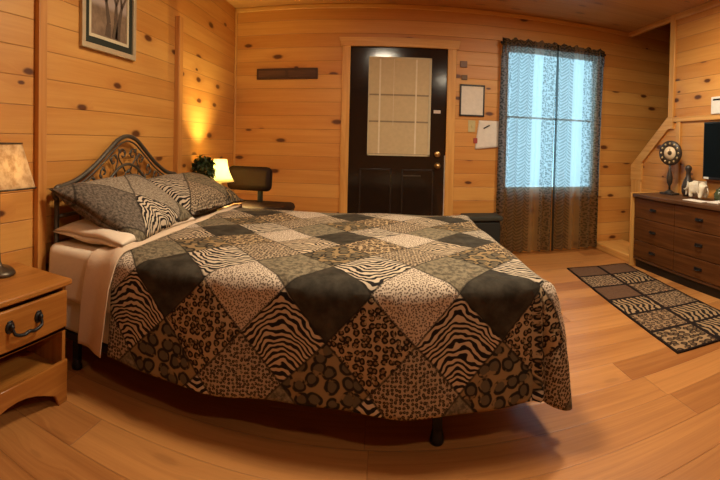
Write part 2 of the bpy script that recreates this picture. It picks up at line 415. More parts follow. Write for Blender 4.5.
# right wall: full height near the camera, cut down to a sloped half wall along the stairs
m = MB(); m.prism([(FY, 0), (4.12, 0), (4.12, .925), (3.47, 1.43), (3.47, HC+.1), (FY, HC+.1)], 'x', RX, RX+.11)
struct(m.build('wall_right', M['wall_y']))
m = MB(); m.box(SX, SX+.1, FY-.12, DY+.12, 0, 3.3); struct(m.build('wall_stairwell', M['wall_y']))
m = MB(); m.box(RX+.03, SX+.1, FY-.12, DY+.12, 3.3, 3.4); struct(m.build('ceiling_stairwell', M['ceil']))
m = MB(); m.box(RX+.03, RX+.11, FY, DY, HC+.1, 3.3); struct(m.build('wall_upper', M['wall_y']))
def trim(k, mat, mb): return struct(mb.build('trim_%d' % k, M[mat]))
trim(1, 'trim_z', MB().box(LX, LX+.022, DY-.022, DY, 0, HC-.03, .006))                       # corner bead
trim(2, 'trim_x', MB().box(LX, RX+.05, DY-.02, DY, HC-.045, HC, .008))                        # strip under the ceiling
trim(3, 'trim_y', MB().box(RX-.012, RX+.03, 3.485, DY-.02, HC-.05, HC+.0, .006))               # edge of the stair opening
trim(4, 'trim_z', MB().box(RX-.022, RX+.115, 3.405, 3.485, 1.43, HC, .006))                    # wall end casing
trim(5, 'trim_y', MB().prism([(4.14, .78), (4.14, .937), (3.485, 1.448), (3.40, 1.448), (3.40, 1.33), (3.47, 1.33), (3.93, .97), (3.93, .78)], 'x', RX-.026, RX+.115))
trim(6, 'trim_y', MB().box(RX-.022, RX, FY, 3.40, 1.395, 1.445, .005))
trim(7, 'trim_z', MB().box(RX-.024, RX+.112, 3.945, 4.14, 0, .78, .006))
trim(8, 'trim_z', MB().box(RX-.02, RX, 3.29, 3.35, .0, 1.395, .005))
trim(9, 'trim_y', MB().box(RX-.02, RX, FY, 3.405, HC-.06, HC, .006))
trim(10, 'trim_y', MB().box(2.31, RX-.03, 3.50, DY-.021, 0, .07, .006))                       # low step in the corner
trim(11, 'trim_z', MB().box(2.245, RX-.025, 3.452, 3.466, 0, .70, .004))                      # filler panel beside the chest
# left wall post and batten
trim(12, 'post', MB().box(LX, LX+.032, 1.482, 1.540, 0, HC, .004))
trim(13, 'post', MB().box(LX, LX+.04, 2.935, 3.005, 0, 2.035, .004))

# ---------------------------------------------------------------- door
d1 = struct(MB().box(DX0+.001, DX1-.001, DY+.015, DY+.06, .001, DZ-.001, .003).build('door_1', M['doorpaint']), 'dark brown entry door with a blind-covered half window')
GX0, GX1, GZ0, GZ1 = -.15, .475, .985, 1.965
fr = MB(); yf0, yf1 = DY+.004, DY+.016
for b in ((GX0, GX1, GZ1-.016, GZ1), (GX0, GX1, GZ0, GZ0+.018), (GX0, GX0+.012, GZ0, GZ1), (GX1-.024, GX1, GZ0, GZ1)): fr.box(b[0], b[1], yf0, yf1, b[2], b[3], .002)
lite = fr.build('lite_frame', M['cream_frame'], d1)
bl = MB(); z = GZ0+.03
while z < GZ1-.02:
    bl.box(GX0+.014, GX1-.026, DY+.0105, DY+.0125, z-.0085, z+.0085); z += .0178
bl.box(GX0+.012, GX1-.024, DY+.0128, DY+.0148, GZ0+.02, GZ1-.02)
bl.build('blind', M['blind'], d1)
cd = MB()
for x in (-.035, .325): cd.box(x-.008, x+.008, DY+.007, DY+.010, GZ0+.02, GZ1-.02)
cd.box(.1, .103, DY+.008, DY+.010, GZ0+.3, GZ1-.02); cd.build('ladder_tape', M['cord'], d1)
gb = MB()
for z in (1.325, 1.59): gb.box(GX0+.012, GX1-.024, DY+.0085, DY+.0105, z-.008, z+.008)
gb.build('grille_shadow', plain('shadow_bar', (.25, .19, .11), .6), d1)  # dark strips paint the shade of the outside grille showing through the blind
for (x0, x1) in ((-.22, .10), (.20, .52)):
    p = MB()
    for q in ((x0, x1, .84, .855), (x0, x1, .14, .155), (x0, x0+.015, .14, .855), (x1-.015, x1, .14, .855)): p.box(q[0], q[1], DY+.009, DY+.016, q[2], q[3], .003)
    p.build('door_panel', M['doorpanel'], d1)
MB().box(.215, .39, DY+.008, DY+.016, .782, .796, .003).build('mail_slot', M['bronze'], d1)
MB().lathe([(.001, -.008), (.027, -.008), (.030, -.002), (.030, .016)], (.552, DY-.001, 1.012), 20, axis='y').build('deadbolt', M['brass'], d1)
MB().lathe([(.001, -.052), (.020, -.05), (.027, -.038), (.024, -.024), (.011, -.018), (.011, 0), (.031, .004), (.031, .016)], (.555, DY, .895), 20, axis='y').build('door_knob', M['brass'], d1)
MB().box(.505, .575, DY+.012, DY+.0155, 1.42, 1.452).build('sticker', M['sticker'], d1)
MB().box(DX1-.012, DX1-.002, DY+.004, DY+.05, .02, 1.0).build('weatherstrip', M['white'], d1)
df = MB()
for x0, x1 in ((DX0-.078, DX0+.004), (DX1-.004, DX1+.085)): df.box(x0, x1, DY-.020, DY+.0, 0, DZ, .005)
trim(14, 'trim_z', df); df = MB(); df.prism([(DX0-.09, DZ-.004), (DX1+.10, DZ-.004), (DX1+.125, DZ+.085), (DX0-.115, DZ+.085)], 'y', DY-.026, DY, .004)
trim(15, 'trim_x', df)

# ---------------------------------------------------------------- window
w1 = struct(MB().box(WX0-.07, WX0, DY-.018, DY, WZ0-.07, WZ1+.07).box(WX1, WX1+.07, DY-.018, DY, WZ0-.07, WZ1+.07).box(WX0, WX1, DY-.018, DY, WZ1, WZ1+.07).box(WX0-.09, WX1+.09, DY-.03, DY, WZ0-.07, WZ0).build('window_1', M['trim_z']), 'window behind the sheer animal-print curtains')
sf = MB()
for b in ((WX0, WX0+.028, WZ0, WZ1), (WX1-.028, WX1, WZ0, WZ1), (WX0, WX1, WZ0, WZ0+.03), (WX0, WX1, WZ1-.03, WZ1), (WX0, WX1, 1.41, 1.428)): sf.box(b[0], b[1], DY+.03, DY+.075, b[2], b[3], .003)
sf.build('window_sash', M['white_vinyl'], w1)
MB().box(WX0+.04, WX1-.04, DY+.05, DY+.055, WZ0+.04, WZ1-.04).build('window_pane', M['glass'], w1)

# curtains
CY = 4.215
rod = MB(); rod.tube([(1.16, CY, 2.155), (2.34, CY, 2.155)], .008, 10)
rod.ball((1.16, CY, 2.155), .013).ball((2.34, CY, 2.155), .013)
for x in (1.19, 2.31): rod.box(x-.008, x+.008, CY, DY, 2.145, 2.165)
tag(rod.build('curtain_rod', M['black']), 'thin black curtain rod across the top of the window', 'curtain rod')
def curtain(name, label, x0, x1, u0, u1, seed):
    rnd = random.Random(seed); ph = rnd.random()*6
    L = x1-x0
    def F(a, b):
        x = x0+L*a
        z = .03+(2.20-.03)*b
        top = max(0, (b-.965)/.035)
        amp = .020+.016*(1-b)
        y = CY+amp*math.sin(a*L*2*PI/.105+ph)+.006*math.sin(a*31+b*4)
        if top > 0: y = CY-.012+.008*math.sin(a*L*2*PI/.04); z += (.009*math.sin(a*L*2*PI/.14+ph)+.007*math.sin(a*L*2*PI/.073+2*ph))*top
        elif b > .93: y = CY-.014+.006*math.sin(a*L*2*PI/.04)
        x += (.5-a)*.02*(1-b) - .02*(1-b)
        y = min(y, DY-.035)
        return (x, y, z)
    m = MB(); m.grid(90, 60, F, 0, lambda a, b: (u0+(u1-u0)*a, 2.17*b))
    for f in m.bm.faces:
        zc = f.calc_center_median().z
        if zc > 2.115: f.material_index = 1
    o = m.build(name, [M['curtain'], M['curtain_head']])
    return tag(o, label, 'curtain')
curtain('curtain', 'sheer animal-print curtain panel on the side of the window nearer the door', 1.165, 1.772, 0, .613, 3)
curtain('curtain', 'sheer animal-print curtain panel on the side of the window nearer the stairs', 1.760, 2.335, .606, 1.13, 5)

# ---------------------------------------------------------------- things on the back wall
t = MB().box(-1.285, -.655, DY-.022, DY-.001, 1.735, 1.845, .004)
pq = t.build('wall_plaque', M['plaque']); tag(pq, 'long dark wooden plaque on the back wall beside the door', 'plaque')
MB().box(-1.262, -.985, DY-.026, DY-.0215, 1.758, 1.822, .003).build('inset_panel', M['plaque_lt'], pq)
MB().box(-.955, -.678, DY-.026, DY-.0215, 1.758, 1.822, .003).build('inset_panel', M['plaque_lt'], pq)

fx = thing('framed_notice', 'white notice in a thin black frame beside the door', 'framed notice', (.89, DY, 1.56))
f = MB()
for b in ((.762, 1.018, 1.705, 1.722), (.762, 1.018, 1.402, 1.418), (.762, .777, 1.402, 1.722), (1.003, 1.018, 1.402, 1.722)): f.box(b[0], b[1], DY-.018, DY-.001, b[2], b[3], .003)
f.build('frame', M['frame_black'], fx)
MB().box(.776, 1.004, DY-.010, DY-.006, 1.417, 1.706).build('sheet', M['paper'], fx)
sw = thing('light_switch', 'small almond light switch below the framed notice', 'light switch', (.893, DY, 1.303))
MB().box(.855, .930, DY-.008, DY-.001, 1.243, 1.362, .003).build('plate', M['almond'], sw)
MB().box(.887, .899, DY-.018, DY-.007, 1.290, 1.316, .002).build('toggle', M['almond'], sw)
pp = MB(); pp.grid(10, 10, lambda a, b: (.965+.215*a-.035*(1-b)*(1-a)-.05*b*(1-a)*0, DY-.004-.012*math.sin(a*2.4)*(1-b)-.004, 1.10+.265*b-.03*(1-a)*(1-b)))
po = pp.build('paper_sheet', M['paper'], None, [('SOLIDIFY', dict(thickness=.0015))]); tag(po, 'loose white paper pinned to the wall beside the curtain', 'paper')
MB().tube([(1.015, DY-.016, 1.285), (1.075, DY-.02, 1.318)], .006, 8).build('clip', M['black'], po)
tag(MB().box(.915, .955, DY-.012, DY-.001, 1.13, 1.185, .004).build('red_tag', M['red']), 'small red tag hung below the light switch', 'tag')
tag(MB().box(.742+.015, .83, DY-.014, DY-.001, 1.89, 1.955, .005).build('wall_sensor', plain('grey_sensor', (.20, .13, .10), .6)), 'upper small dull square box beside the door frame', 'wall box')
tag(MB().box(.775, .835, DY-.012, DY-.001, 1.765, 1.815, .004).build('wall_sensor', plain('grey_sensor_b', (.15, .09, .05), .6)), 'lower small dull square box right above the framed notice', 'wall box')

# storage bin by the wall
bn = thing('storage_bin', 'dark lidded storage bin on the floor between bed and curtain', 'bin', (.955, 4.08, 0))
MB().box(.79, 1.12, 3.92, 4.16, 0, .40, .02).build('body', M['darkgrey'], bn)
MB().box(.775, 1.135, 3.905, 4.165, .402, .445, .012).build('lid', M['darkgreen'], bn)

# desk chair in the back corner
ch = thing('chair', 'dark brown leather chair in the corner behind the bed', 'chair', (-1.1, 3.75, 0))
m = MB(); m.box(-.215, .215, -.035, .035, -.11, .11, .05, seg=4); m.xf(Matrix.Translation((-1.185, 3.78, .758)) @ Matrix.Rotation(-.10, 4, 'Z') @ Matrix.Rotation(-.10, 4, 'X'))
m.build('backrest', M['leather'], ch)
MB().box(-1.115, -1.065, 3.80, 3.825, .36, .70, .008).box(-1.115, -1.065, 3.62, 3.82, .36, .385, .006).build('back_post', M['black'], ch)
MB().box(-1.36, -.78, 3.54, 3.94, .46, .545, .04).build('seat', M['leather'], ch)
MB().tube([(-1.09, 3.68, .06), (-1.09, 3.68, .46)], .025, 12).build('column', M['black'], ch)
for k in range(5):
    a = k*2*PI/5+.3; e = (-1.09+.25*math.cos(a), 3.68+.25*math.sin(a), .05)
    lg = MB().tube([(-1.09, 3.68, .10), e], [.022, .014], 8).build('leg', M['black'], ch)
    MB().lathe([(.001, -.012), (.025, -.012), (.025, .012), (.001, .012)], (e[0], e[1], .025), 12, axis='x').build('caster', M['black'], lg)

# ---------------------------------------------------------------- left wall picture
pc = thing('framed_picture', 'framed sepia photograph of a bare tree on the side wall', 'picture', (LX, 2.085, 1.9))
Y0, Y1, Z0, Z1 = 1.815, 2.355, 1.595, 2.26
def ringbox(w, y0, y1, z0, z1, xa, xb, bev=.003):
    m = MB()
    for b in ((y0, y1, z0, z0+w), (y0, y1, z1-w, z1), (y0, y0+w, z0+w, z1-w), (y1-w, y1, z0+w, z1-w)): m.box(xa, xb, b[0], b[1], b[2], b[3], bev)
    return m
ringbox(.032, Y0, Y1, Z0, Z1, LX+.001, LX+.026).build('frame', M['frame_tan'], pc)
ringbox(.050, Y0+.03, Y1-.03, Z0+.03, Z1-.03, LX+.004, LX+.013, 0).build('outer_mat', M['mat_green'], pc)
ringbox(.018, Y0+.072, Y1-.072, Z0+.072, Z1-.072, LX+.006, LX+.015, 0).build('inner_mat', M['mat_cream'], pc)
pr = MB().box(LX+.003, LX+.008, Y0+.08, Y1-.08, Z0+.08, Z1-.08).build('print', M['print'], pc)
tr = MB(); rnd = random.Random(4); xa, xb = LX+.008, LX+.0098
def limb(p, q, w0, w1):
    d = Vector((q[0]-p[0], q[1]-p[1])); l = d.length or 1; nx, ny = -d.y/l, d.x/l
    tr.prism([(p[0]+nx*w0, p[1]+ny*w0), (p[0]-nx*w0, p[1]-ny*w0), (q[0]-nx*w1, q[1]-ny*w1), (q[0]+nx*w1, q[1]+ny*w1)], 'x', xa, xb)
def grow(p, ang, l, w, k):
    q = (p[0]+math.sin(ang)*l, p[1]+math.cos(ang)*l)
    q = (min(max(q[0], Y0+.095), Y1-.095), min(q[1], Z1-.095))
    limb(p, q, w, w*.62)
    if k:
        for s_ in (-1, 1): grow(q, ang+s_*(.28+.3*rnd.random()), l*(.68+.2*rnd.random()), w*.58, k-1)
for by, an in ((2.07, -.22), (2.14, .02), (2.17, .25)):
    limb((by, Z0+.10), (by+.01, Z0+.18), .028, .019); grow((by+.01, Z0+.18), an, .12, .019, 4)
tr.build('tree_image', M['sepia_tree'], pr)

# ---------------------------------------------------------------- bed
bed = thing('bed', 'queen bed with arched scrolled metal headboard against the side wall', 'bed', (-.45, 2.31, 0))
BX0, BX1, BY0, BY1 = -1.45, .56, 1.55, 3.07
def soft_box(x0, x1, y0, y1, z0, z1, bev, name, mat, par):
    return MB().box(x0, x1, y0, y1, z0, z1, bev, seg=4).build(name, mat, par)
soft_box(BX0, BX1, BY0, BY1, .165, .335, .02, 'box_spring', M['white_tick'], bed)
soft_box(BX0, BX1, BY0-.005, BY1+.005, .337, .565, .05, 'mattress', M['white_tick'], bed)
for y in (BY0+.01, BY1-.01): MB().box(BX0, BX1-.02, y-.017, y+.017, .132, .164, .003).build('rail', M['black'], bed)
for x in (-1.31, .225):
    MB().box(x-.015, x+.015, BY0+.027, BY1-.027, .134, .16).build('cross_bar', M['black'], bed)
for x in (-1.31, .225):
    for y in (BY0+.012, BY1-.012):
        MB().box(x-.017, x+.017, y-.014, y+.014, .02, .132).lathe([(.012, .055), (.020, .045), (.026, .012), (.026, 0)], (x, y, 0), 14).build('leg', M['black'], bed)
hb = MB(); hx = -1.475
def spline(P, n=14):
    P = [Vector(p) for p in P]; out = []
    Q = [2*P[0]-P[1]]+P+[2*P[-1]-P[-2]]
    for i in range(1, len(Q)-2):
        for k in range(n):
            t = k/n; a, b, c, d = Q[i-1:i+3]
            out.append(.5*((2*b)+(-a+c)*t+(2*a-5*b+4*c-d)*t*t+(-a+3*b-3*c+d)*t**3))
    return out+[P[-1]]
half = [(0, 1.112), (.10, 1.090), (.19, 1.035), (.33, .945), (.48, .875), (.585, .852), (.635, .845), (.655, .815), (.642, .79)]
CYB = 2.225
pts = [(hx, CYB-a, b) for a, b in reversed(half)] + [(hx, CYB+a, b) for a, b in half[1:]]
hb.tube(spline(pts), .0135, 10)
for s_ in (-1, 1): hb.tube([(hx, CYB+s_*.635, 0), (hx, CYB+s_*.635, .845)], .0135, 10)
hb.tube([(hx, CYB-.635, .40), (hx, CYB+.635, .40)], .010, 8); hb.tube([(hx, CYB-.635, .70), (hx, CYB+.635, .70)], .010, 8)
hbo = hb.build('headboard', M['ironbrown'], bed)
inn = [(0, .94), (.08, .925), (.15, .885), (.22, .82), (.27, .70)]
MB().tube(spline([(hx, CYB-a, b) for a, b in reversed(inn)]+[(hx, CYB+a, b) for a, b in inn[1:]]), .009, 8).build('inner_arch', M['ironbrown'], hbo)
inn2 = [(0, 1.082), (.09, 1.06), (.18, 1.005), (.32, .915), (.47, .845), (.57, .82)]
MB().tube(spline([(hx, CYB-a, b) for a, b in reversed(inn2)]+[(hx, CYB+a, b) for a, b in inn2[1:]]), .006, 6).build('inner_arch', M['ironbrown'], hbo)
def spiral(cy, cz, r, a0, turns, tail=None):
    P = []
    for k in range(28):
        f = k/27; a = a0+turns*2*PI*f; rr = r*(1-.8*f); P.append((hx, cy+rr*math.cos(a), cz+rr*math.sin(a)))
    return ([tail]+P) if tail else P
for s_ in (-1, 1):
    for (dy, dz, r, a0, t_) in ((.055, 1.0, .048, -1.2, 1.1), (.15, .965, .045, -2.2, -1.1), (.245, .90, .042, -2.4, 1.1), (.36, .845, .045, -2.2, -1.1), (.0, .86, .05, -.4, 1.0)):
        if dy == 0 and s_ < 0: continue
        P = spiral(0, 0, r, a0, t_); P = [(p[0], CYB+s_*(dy+p[1]), dz+p[2]) for p in P]
        P = [(hx, CYB+s_*max(dy-.03, 0), dz-r-.055)]+P
        m = MB().tube(P, .0050, 6)
        for q in (P[8], P[16]): m.ball(q, (.006, .020, .011), 8, rot=Matrix.Rotation(.7*s_, 3, 'X'))
        m.build('scroll', M['ironbrown'], hbo)
for dy in (-.45, -.28, -.1, .1, .28, .45): MB().tube([(hx, CYB+dy, .40), (hx, CYB+dy, .70)], .006, 6).build('spindle', M['ironbrown'], hbo)

# draped bedding: shared profile over the mattress edge
TOPZ = .585
def drape(l, r=.06, flare=.07):
    """(outward, down) after a length l past the edge"""
    q = r*PI/2
    if l <= 0: return 0, 0
    if l < q:
        a = l/r; return r*math.sin(a), r*(1-math.cos(a))
    return r+(l-q)*flare, r+(l-q)*math.sqrt(1-flare*flare)
EY0, EY1, EX1 = 1.555, 3.065, .575         # where the cloth starts to bend
HANG = .45
def spread_pt(s, t):
    """unfolded cloth coordinate (s along the bed, t across, 0 at the near edge) -> world point"""
    ds = max(0, s-EX1); dn = max(0, -t); df_ = max(0, t-(EY1-EY0)); dt = max(dn, df_)
    sg = -1 if dn > 0 else 1
    x, y, z = min(s, EX1), EY0+min(max(t, 0), EY1-EY0), TOPZ
    inx = min(1, max(0, (EX1-x)/.25)); iny = min(1, max(0, min(y-EY0, EY1-y)/.2))
    z += .016*math.sin(min(1, inx)*PI/2)*math.sin(min(1, iny)*PI/2)
    z += .0035*math.sin(s*9+t*5)+.003*math.sin(t*13-s*6)
    if ds > 0 and dt > 0:
        l = max(ds, dt); th = math.atan2(dt, ds)          # corner: fan
        o, d = drape(l, .075, .10)
        ear = math.sin(2*th)**2*min(1, l/.3)
        o *= 1+.30*ear
        w = .034*min(1, l/.25)*math.sin(th*8+.3)
        x += (o+w)*math.cos(th); y += sg*(o+w)*math.sin(th); z -= d*(1+.10*ear)
    elif ds > 0:
        o, d = drape(ds, .06, .13); x += o+.016*min(1, ds/.3)*math.sin(t*9+1.); z -= d
    elif dt > 0:
        o, d = drape(dt, .055, .10); w = .011*min(1, dt/.3)*math.sin(s*8.3+.6)+.006*min(1, dt/.3)*math.sin(s*19)
        y += sg*(o+w); z -= d*(1+.01*math.sin(s*5))
    return (x, y, z)
S0, S1, T0, T1 = -1.065, EX1+HANG, -HANG, (EY1-EY0)+.36
def uvs(a, b): return (S0+(S1-S0)*a, T0+(T1-T0)*b)
m = MB(); m.grid(150, 170, lambda a, b: spread_pt(*uvs(a, b)), 0, uvs)
sp_ = m.build('bedspread', M['spread'], None, [('SOLIDIFY', dict(thickness=.012, offset=1))])
tag(sp_, 'quilted patchwork bedspread of diamond animal prints draped over the bed', 'bedspread')

def sheet_pt(s, t, lift, r, amp, ph):
    dn = max(0, -t); df_ = max(0, t-(EY1-EY0)); dt = max(dn, df_); sg = -1 if dn > 0 else 1
    x, y, z = s, EY0+min(max(t, 0), EY1-EY0), .5675+lift
    if dt > 0:
        o, d = drape(dt, r, .03); w = amp*min(1, dt/.2)*math.sin(s*26+ph+dt*5)+amp*.5*math.sin(s*47+dt*9)*min(1, dt/.2)
        y += sg*(o+w); z -= d
    else:
        z += .002*math.sin(s*20+t*7)
    return (x, y, z)
# fitted sheet over the mattress head end
m = MB(); m.grid(40, 100, lambda a, b: sheet_pt(-1.455+.5*a, -.255+(EY1-EY0+.51)*b, .002, .03, .003, .4))
tag(m.build('fitted_sheet', M['cream_sheet'], None, [('SOLIDIFY', dict(thickness=.004, offset=1))]), 'pale cream fitted sheet over the mattress at the head end', 'sheet')
# flat sheet folded back over the spread, hanging down the near side
def flat_pt(a, b):
    t = -.425+(EY1-EY0+.425+.3)*b
    dn = max(0, -t)
    s = (-1.19 + (-1.025+1.19)*a) - .035*min(1, dn/.4)*(1 if True else 0) - .02*dn*a
    x, y, z = sheet_pt(s, t, .010, .045, .010, 1.1)
    if t >= 0: z += .034*math.exp(-((s+1.055)/.05)**2) + .008
    else:
        k = math.exp(-dn/.1)
        z += (.034*math.exp(-((s+1.055)/.05)**2)+.008)*k; y -= .022*(1-k)+.004+.045*a*min(1, dn/.15)
    return (x, y, z)
m = MB(); m.grid(36, 130, flat_pt)
tag(m.build('flat_sheet', M['beige_sheet'], None, [('SOLIDIFY', dict(thickness=.004, offset=1))]), 'beige flat sheet folded over the bedspread edge and hanging beside the nightstand', 'sheet')

# pillows
def pillow(name, label, cat, mat, W, H, T, mtx, uvf=None, seed=0, flange=.03, skew=0.):
    rnd = random.Random(seed); ph = [rnd.random()*6 for _ in range(4)]
    m = MB(); lay = m.bm.loops.layers.uv.verify()
    N, K = 44, 32
    def P(i, j, sg):
        u, v = 2*i/N-1, 2*j/K-1
        px = W/2*u*(1-.07*(1-v*v)*abs(u)**2) ; py = H/2*v*(1-.08*(1-u*u)*abs(v)**2)
        fu = max(0, 1-(abs(u)/(1-flange*2/W))**2.6); fv = max(0, 1-(abs(v)/(1-flange*2/H))**2.6)
        th = T/2*(fu*fv)**.42
        th *= 1+.07*math.sin(u*4+ph[0])*math.cos(v*3+ph[1])
        px += skew*(1-v)/2*((1-u)/2)**1.5+skew*.35*((1+v)/2)**2*((1-u)/2)**3
        return (px, py, sg*(th+.003)+.004*math.sin(u*9+ph[2])*math.sin(v*7+ph[3]))
    for sg in (1, -1):
        V = [[m.bm.verts.new(P(i, j, sg)) for j in range(K+1)] for i in range(N+1)]
        for i in range(N):
            for j in range(K):
                q = ((i, j), (i+1, j), (i+1, j+1), (i, j+1)); q = q if sg > 0 else q[::-1]
                f = m.bm.faces.new([V[a][b] for a, b in q]); f.smooth = True
                for lp, (a, b) in zip(f.loops, q):
                    uu, vv = a/N, b/K
                    lp[lay].uv = uvf(uu, vv) if uvf else (uu, vv)
    bmesh.ops.remove_doubles(m.bm, verts=m.bm.verts, dist=.0005)
    bmesh.ops.holes_fill(m.bm, edges=[e for e in m.bm.edges if e.is_boundary], sides=0)
    m.xf(mtx)
    return tag(m.build(name, mat), label, cat)
def pose(loc, rz, ry, rx=0):
    # local x = long side (runs along +y of the room), local y = up the bed head, local z = thickness
    base = Matrix(((0, -1, 0, 0), (1, 0, 0, 0), (0, 0, 1, 0), (0, 0, 0, 1)))   # x->+y, y->-x
    return Matrix.Translation(loc) @ Matrix.Rotation(rz, 4, 'Z') @ Matrix.Rotation(ry, 4, 'Y') @ base @ Matrix.Rotation(rx, 4, 'X')
pillow('pillow', 'white pillow lying under the nearer animal-print pillow', 'pillow', M['cream_sheet'], .78, .42, .115, pose((-1.255, 1.935, .632), 0, .03), None, 2, .004)
suv = lambda a, b: (-.12+.84*a, .30-.50*b)
pillow('pillow', 'nearer animal-print pillow, its zebra patch at the bottom edge', 'pillow', M['sham'], .88, .48, .17, Matrix.Translation((-1.25, 1.875, .738)) @ Matrix.Rotation(.035, 4, 'X') @ pose((0, 0, 0), .03, .54), suv, 5, .012, .22)
pillow('pillow', 'further animal-print pillow, beside the glowing lamp', 'pillow', M['sham'], .78, .50, .18, pose((-1.265, 2.72, .735), -.10, .36), lambda a, b: (.22+.78*a, .55-.5*b), 9, .03)

# ---------------------------------------------------------------- near nightstand and its lamp
ns = thing('nightstand', 'honey oak nightstand with one drawer and open shelf beside the bed', 'nightstand', (-1.35, 1.06, 0))
NX0, NX1, NY0, NY1 = -1.515, -1.185, .78, 1.335
MB().box(NX0-.005, NX1+.022, NY0-.02, NY1+.02, .485, .51, .008, seg=3).build('top', M['oak_y'], ns)
def side(y0, y1): return MB().prism([(NX0, 0), (NX0+.06, 0), (NX0+.09, .06), (NX1-.09, .06), (NX1-.06, 0), (NX1, 0), (NX1, .485), (NX0, .485)], 'y', y0, y1)
side(NY0, NY0+.02).build('side_panel', M['oak_z'], ns); side(NY1-.02, NY1).build('side_panel', M['oak_z'], ns)
MB().box(NX0, NX0+.012, NY0+.02, NY1-.02, .10, .485).build('back_panel', M['oak_z'], ns)
MB().box(NX0+.012, NX1-.02, NY0+.02, NY1-.02, .12, .145).build('shelf', M['oak_y'], ns)
ap = [(NY0, 0), (NY0+.05, 0), (NY0+.07, .045)]
for k in range(9): f = k/8; ap.append((NY0+.09+(NY1-NY0-.18)*f, .055+.055*math.sin(f*PI)))
ap += [(NY1-.07, .045), (NY1-.05, 0), (NY1, 0), (NY1, .175), (NY0, .175)]
MB().prism(ap, 'x', NX1-.002, NX1+.014, .004).build('apron', M['oak_y'], ns)
MB().box(NX1-.02, NX1, NY0, NY1, .295, .312).box(NX0+.012, NX1, NY0+.02, NY1-.02, .297, .307).build('drawer_rail', M['oak_y'], ns)
dr = MB().box(NX1, NX1+.018, NY0+.008, NY1-.008, .316, .468, .007, seg=3).build('drawer', M['oak_y'], ns)
MB().box(NX1-.3, NX1, NY0+.03, NY1-.03, .32, .44).build('drawer_box', M['oak_y'], dr)
hd = MB(); xh = NX1+.018
for y in (1.015, 1.16):
    hd.lathe([(.001, .008), (.012, .008), (.020, .004), (.024, 0)], (xh, y, .405), 12, axis='x'); hd.ball((xh+.012, y, .41), .011, 10)
    hd.box(xh, xh+.004, y-.012, y+.012, .385, .43, .003)
hd.tube(spline([(xh+.014, 1.015, .408), (xh+.024, 1.022, .385), (xh+.027, 1.06, .375), (xh+.027, 1.0875, .38), (xh+.027, 1.115, .375), (xh+.024, 1.153, .385), (xh+.014, 1.16, .408)]), .0065, 8)
hd.build('bail_handle', M['black'], dr)

la = thing('table_lamp', 'bronze table lamp with mottled mica shade on the honey oak nightstand', 'lamp', (-1.365, 1.14, .51))
lx, ly = -1.425, 1.172
MB().lathe([(.001, 0), (.070, 0), (.076, .006), (.070, .015), (.06, .024), (.022, .030), (.012, .05), (.009, .09)], (lx, ly, .511), 32).build('base', M['bronze'], la)
MB().tube([(lx, ly, .55), (lx, ly, .98)], .0075, 10).build('stem', M['bronze'], la)
def frustum(c, wb, wt, z0, z1, seg=4):
    m = MB(); k = math.sqrt(2)
    def ring(w, z): return [(c[0]+w*k*math.cos(PI/4+i*PI/2), c[1]+w*k*math.sin(PI/4+i*PI/2), z) for i in range(4)]
    m.grid(24, 6, lambda a, b: tuple(Vector(ring(wb+(wt-wb)*b, z0+(z1-z0)*b)[int(a*4) % 4]).lerp(Vector(ring(wb+(wt-wb)*b, z0+(z1-z0)*b)[(int(a*4)+1) % 4]), a*4-int(a*4))))
    for f in m.bm.faces: f.smooth = False
    return m
sh = frustum((lx, ly), .112, .070, .880, 1.068).build('lamp_shade', M['shade_mica'], la, [('SOLIDIFY', dict(thickness=.003))])
for w, z in ((.113, .880), (.071, 1.068)):
    rb = MB()
    for i in range(4):
        a0 = PI/4+i*PI/2; a1 = a0+PI/2; k = math.sqrt(2)
        rb.tube([(lx+w*k*math.cos(a0), ly+w*k*math.sin(a0), z), (lx+w*k*math.cos(a1), ly+w*k*math.sin(a1), z)], .004, 6)
    rb.build('shade_rim', M['bronze'], sh)
MB().ball((lx, ly, .955), (.026, .026, .035), 12).build('bulb', M['dimbulb'], la)
MB().tube([(lx, ly, 1.066), (lx, ly, 1.088)], .006, 8).tube([(lx-.07, ly, 1.067), (lx+.07, ly, 1.067)], .002, 6).build('finial', M['bronze'], la)

# ---------------------------------------------------------------- far nightstand, lit lamp, plant
fn = thing('nightstand', 'dark nightstand behind the pillows under the glowing lamp', 'nightstand', (-1.33, 3.38, 0))
MB().box(-1.515, -1.16, 3.155, 3.51, .545, .57, .006).build('top', M['walnut_top'], fn)
MB().box(-1.505, -1.175, 3.17, 3.495, .06, .545, .004).build('body', M['walnut'], fn)
MB().box(-1.176, -1.160, 3.185, 3.48, .33, .53, .004).build('drawer', M['walnut'], fn)
for y in (3.19, 3.475):
    for x in (-1.485, -1.195): MB().box(x-.018, x+.018, y-.018, y+.018, 0, .06).build('leg', M['walnut'], fn)
l2 = thing('table_lamp', 'small glowing lamp with flared white shade behind the pillows', 'lamp', (-1.325, 3.40, .571))
cx, cy_ = -1.325, 3.40
MB().lathe([(.001, 0), (.055, 0), (.055, .012), (.03, .02), (.02, .04), (.036, .075), (.042, .10), (.03, .13), (.014, .145), (.012, .17), (.018, .185)], (cx, cy_, .571), 24).build('base', plain('cream_lamp_base', (.70, .60, .36), .35), l2)
MB().lathe([(.118, 0), (.098, .035), (.080, .075), (.066, .12), (.058, .165), (.056, .185)], (cx, cy_, .757), 32, caps=False).build('lamp_shade', M['shade_white'], l2, [('SOLIDIFY', dict(thickness=.002))])
MB().ball((cx, cy_, .865), (.024, .024, .032), 12).build('bulb', M['bulb'], l2)
pl = thing('potted_plant', 'small dark green potted plant between the batten and the glowing lamp', 'plant', (-1.405, 3.23, .571))
MB().lathe([(.001, 0), (.042, 0), (.052, .07), (.056, .08), (.05, .082)], (-1.41, 3.235, .571), 20).build('pot', M['pot'], pl)
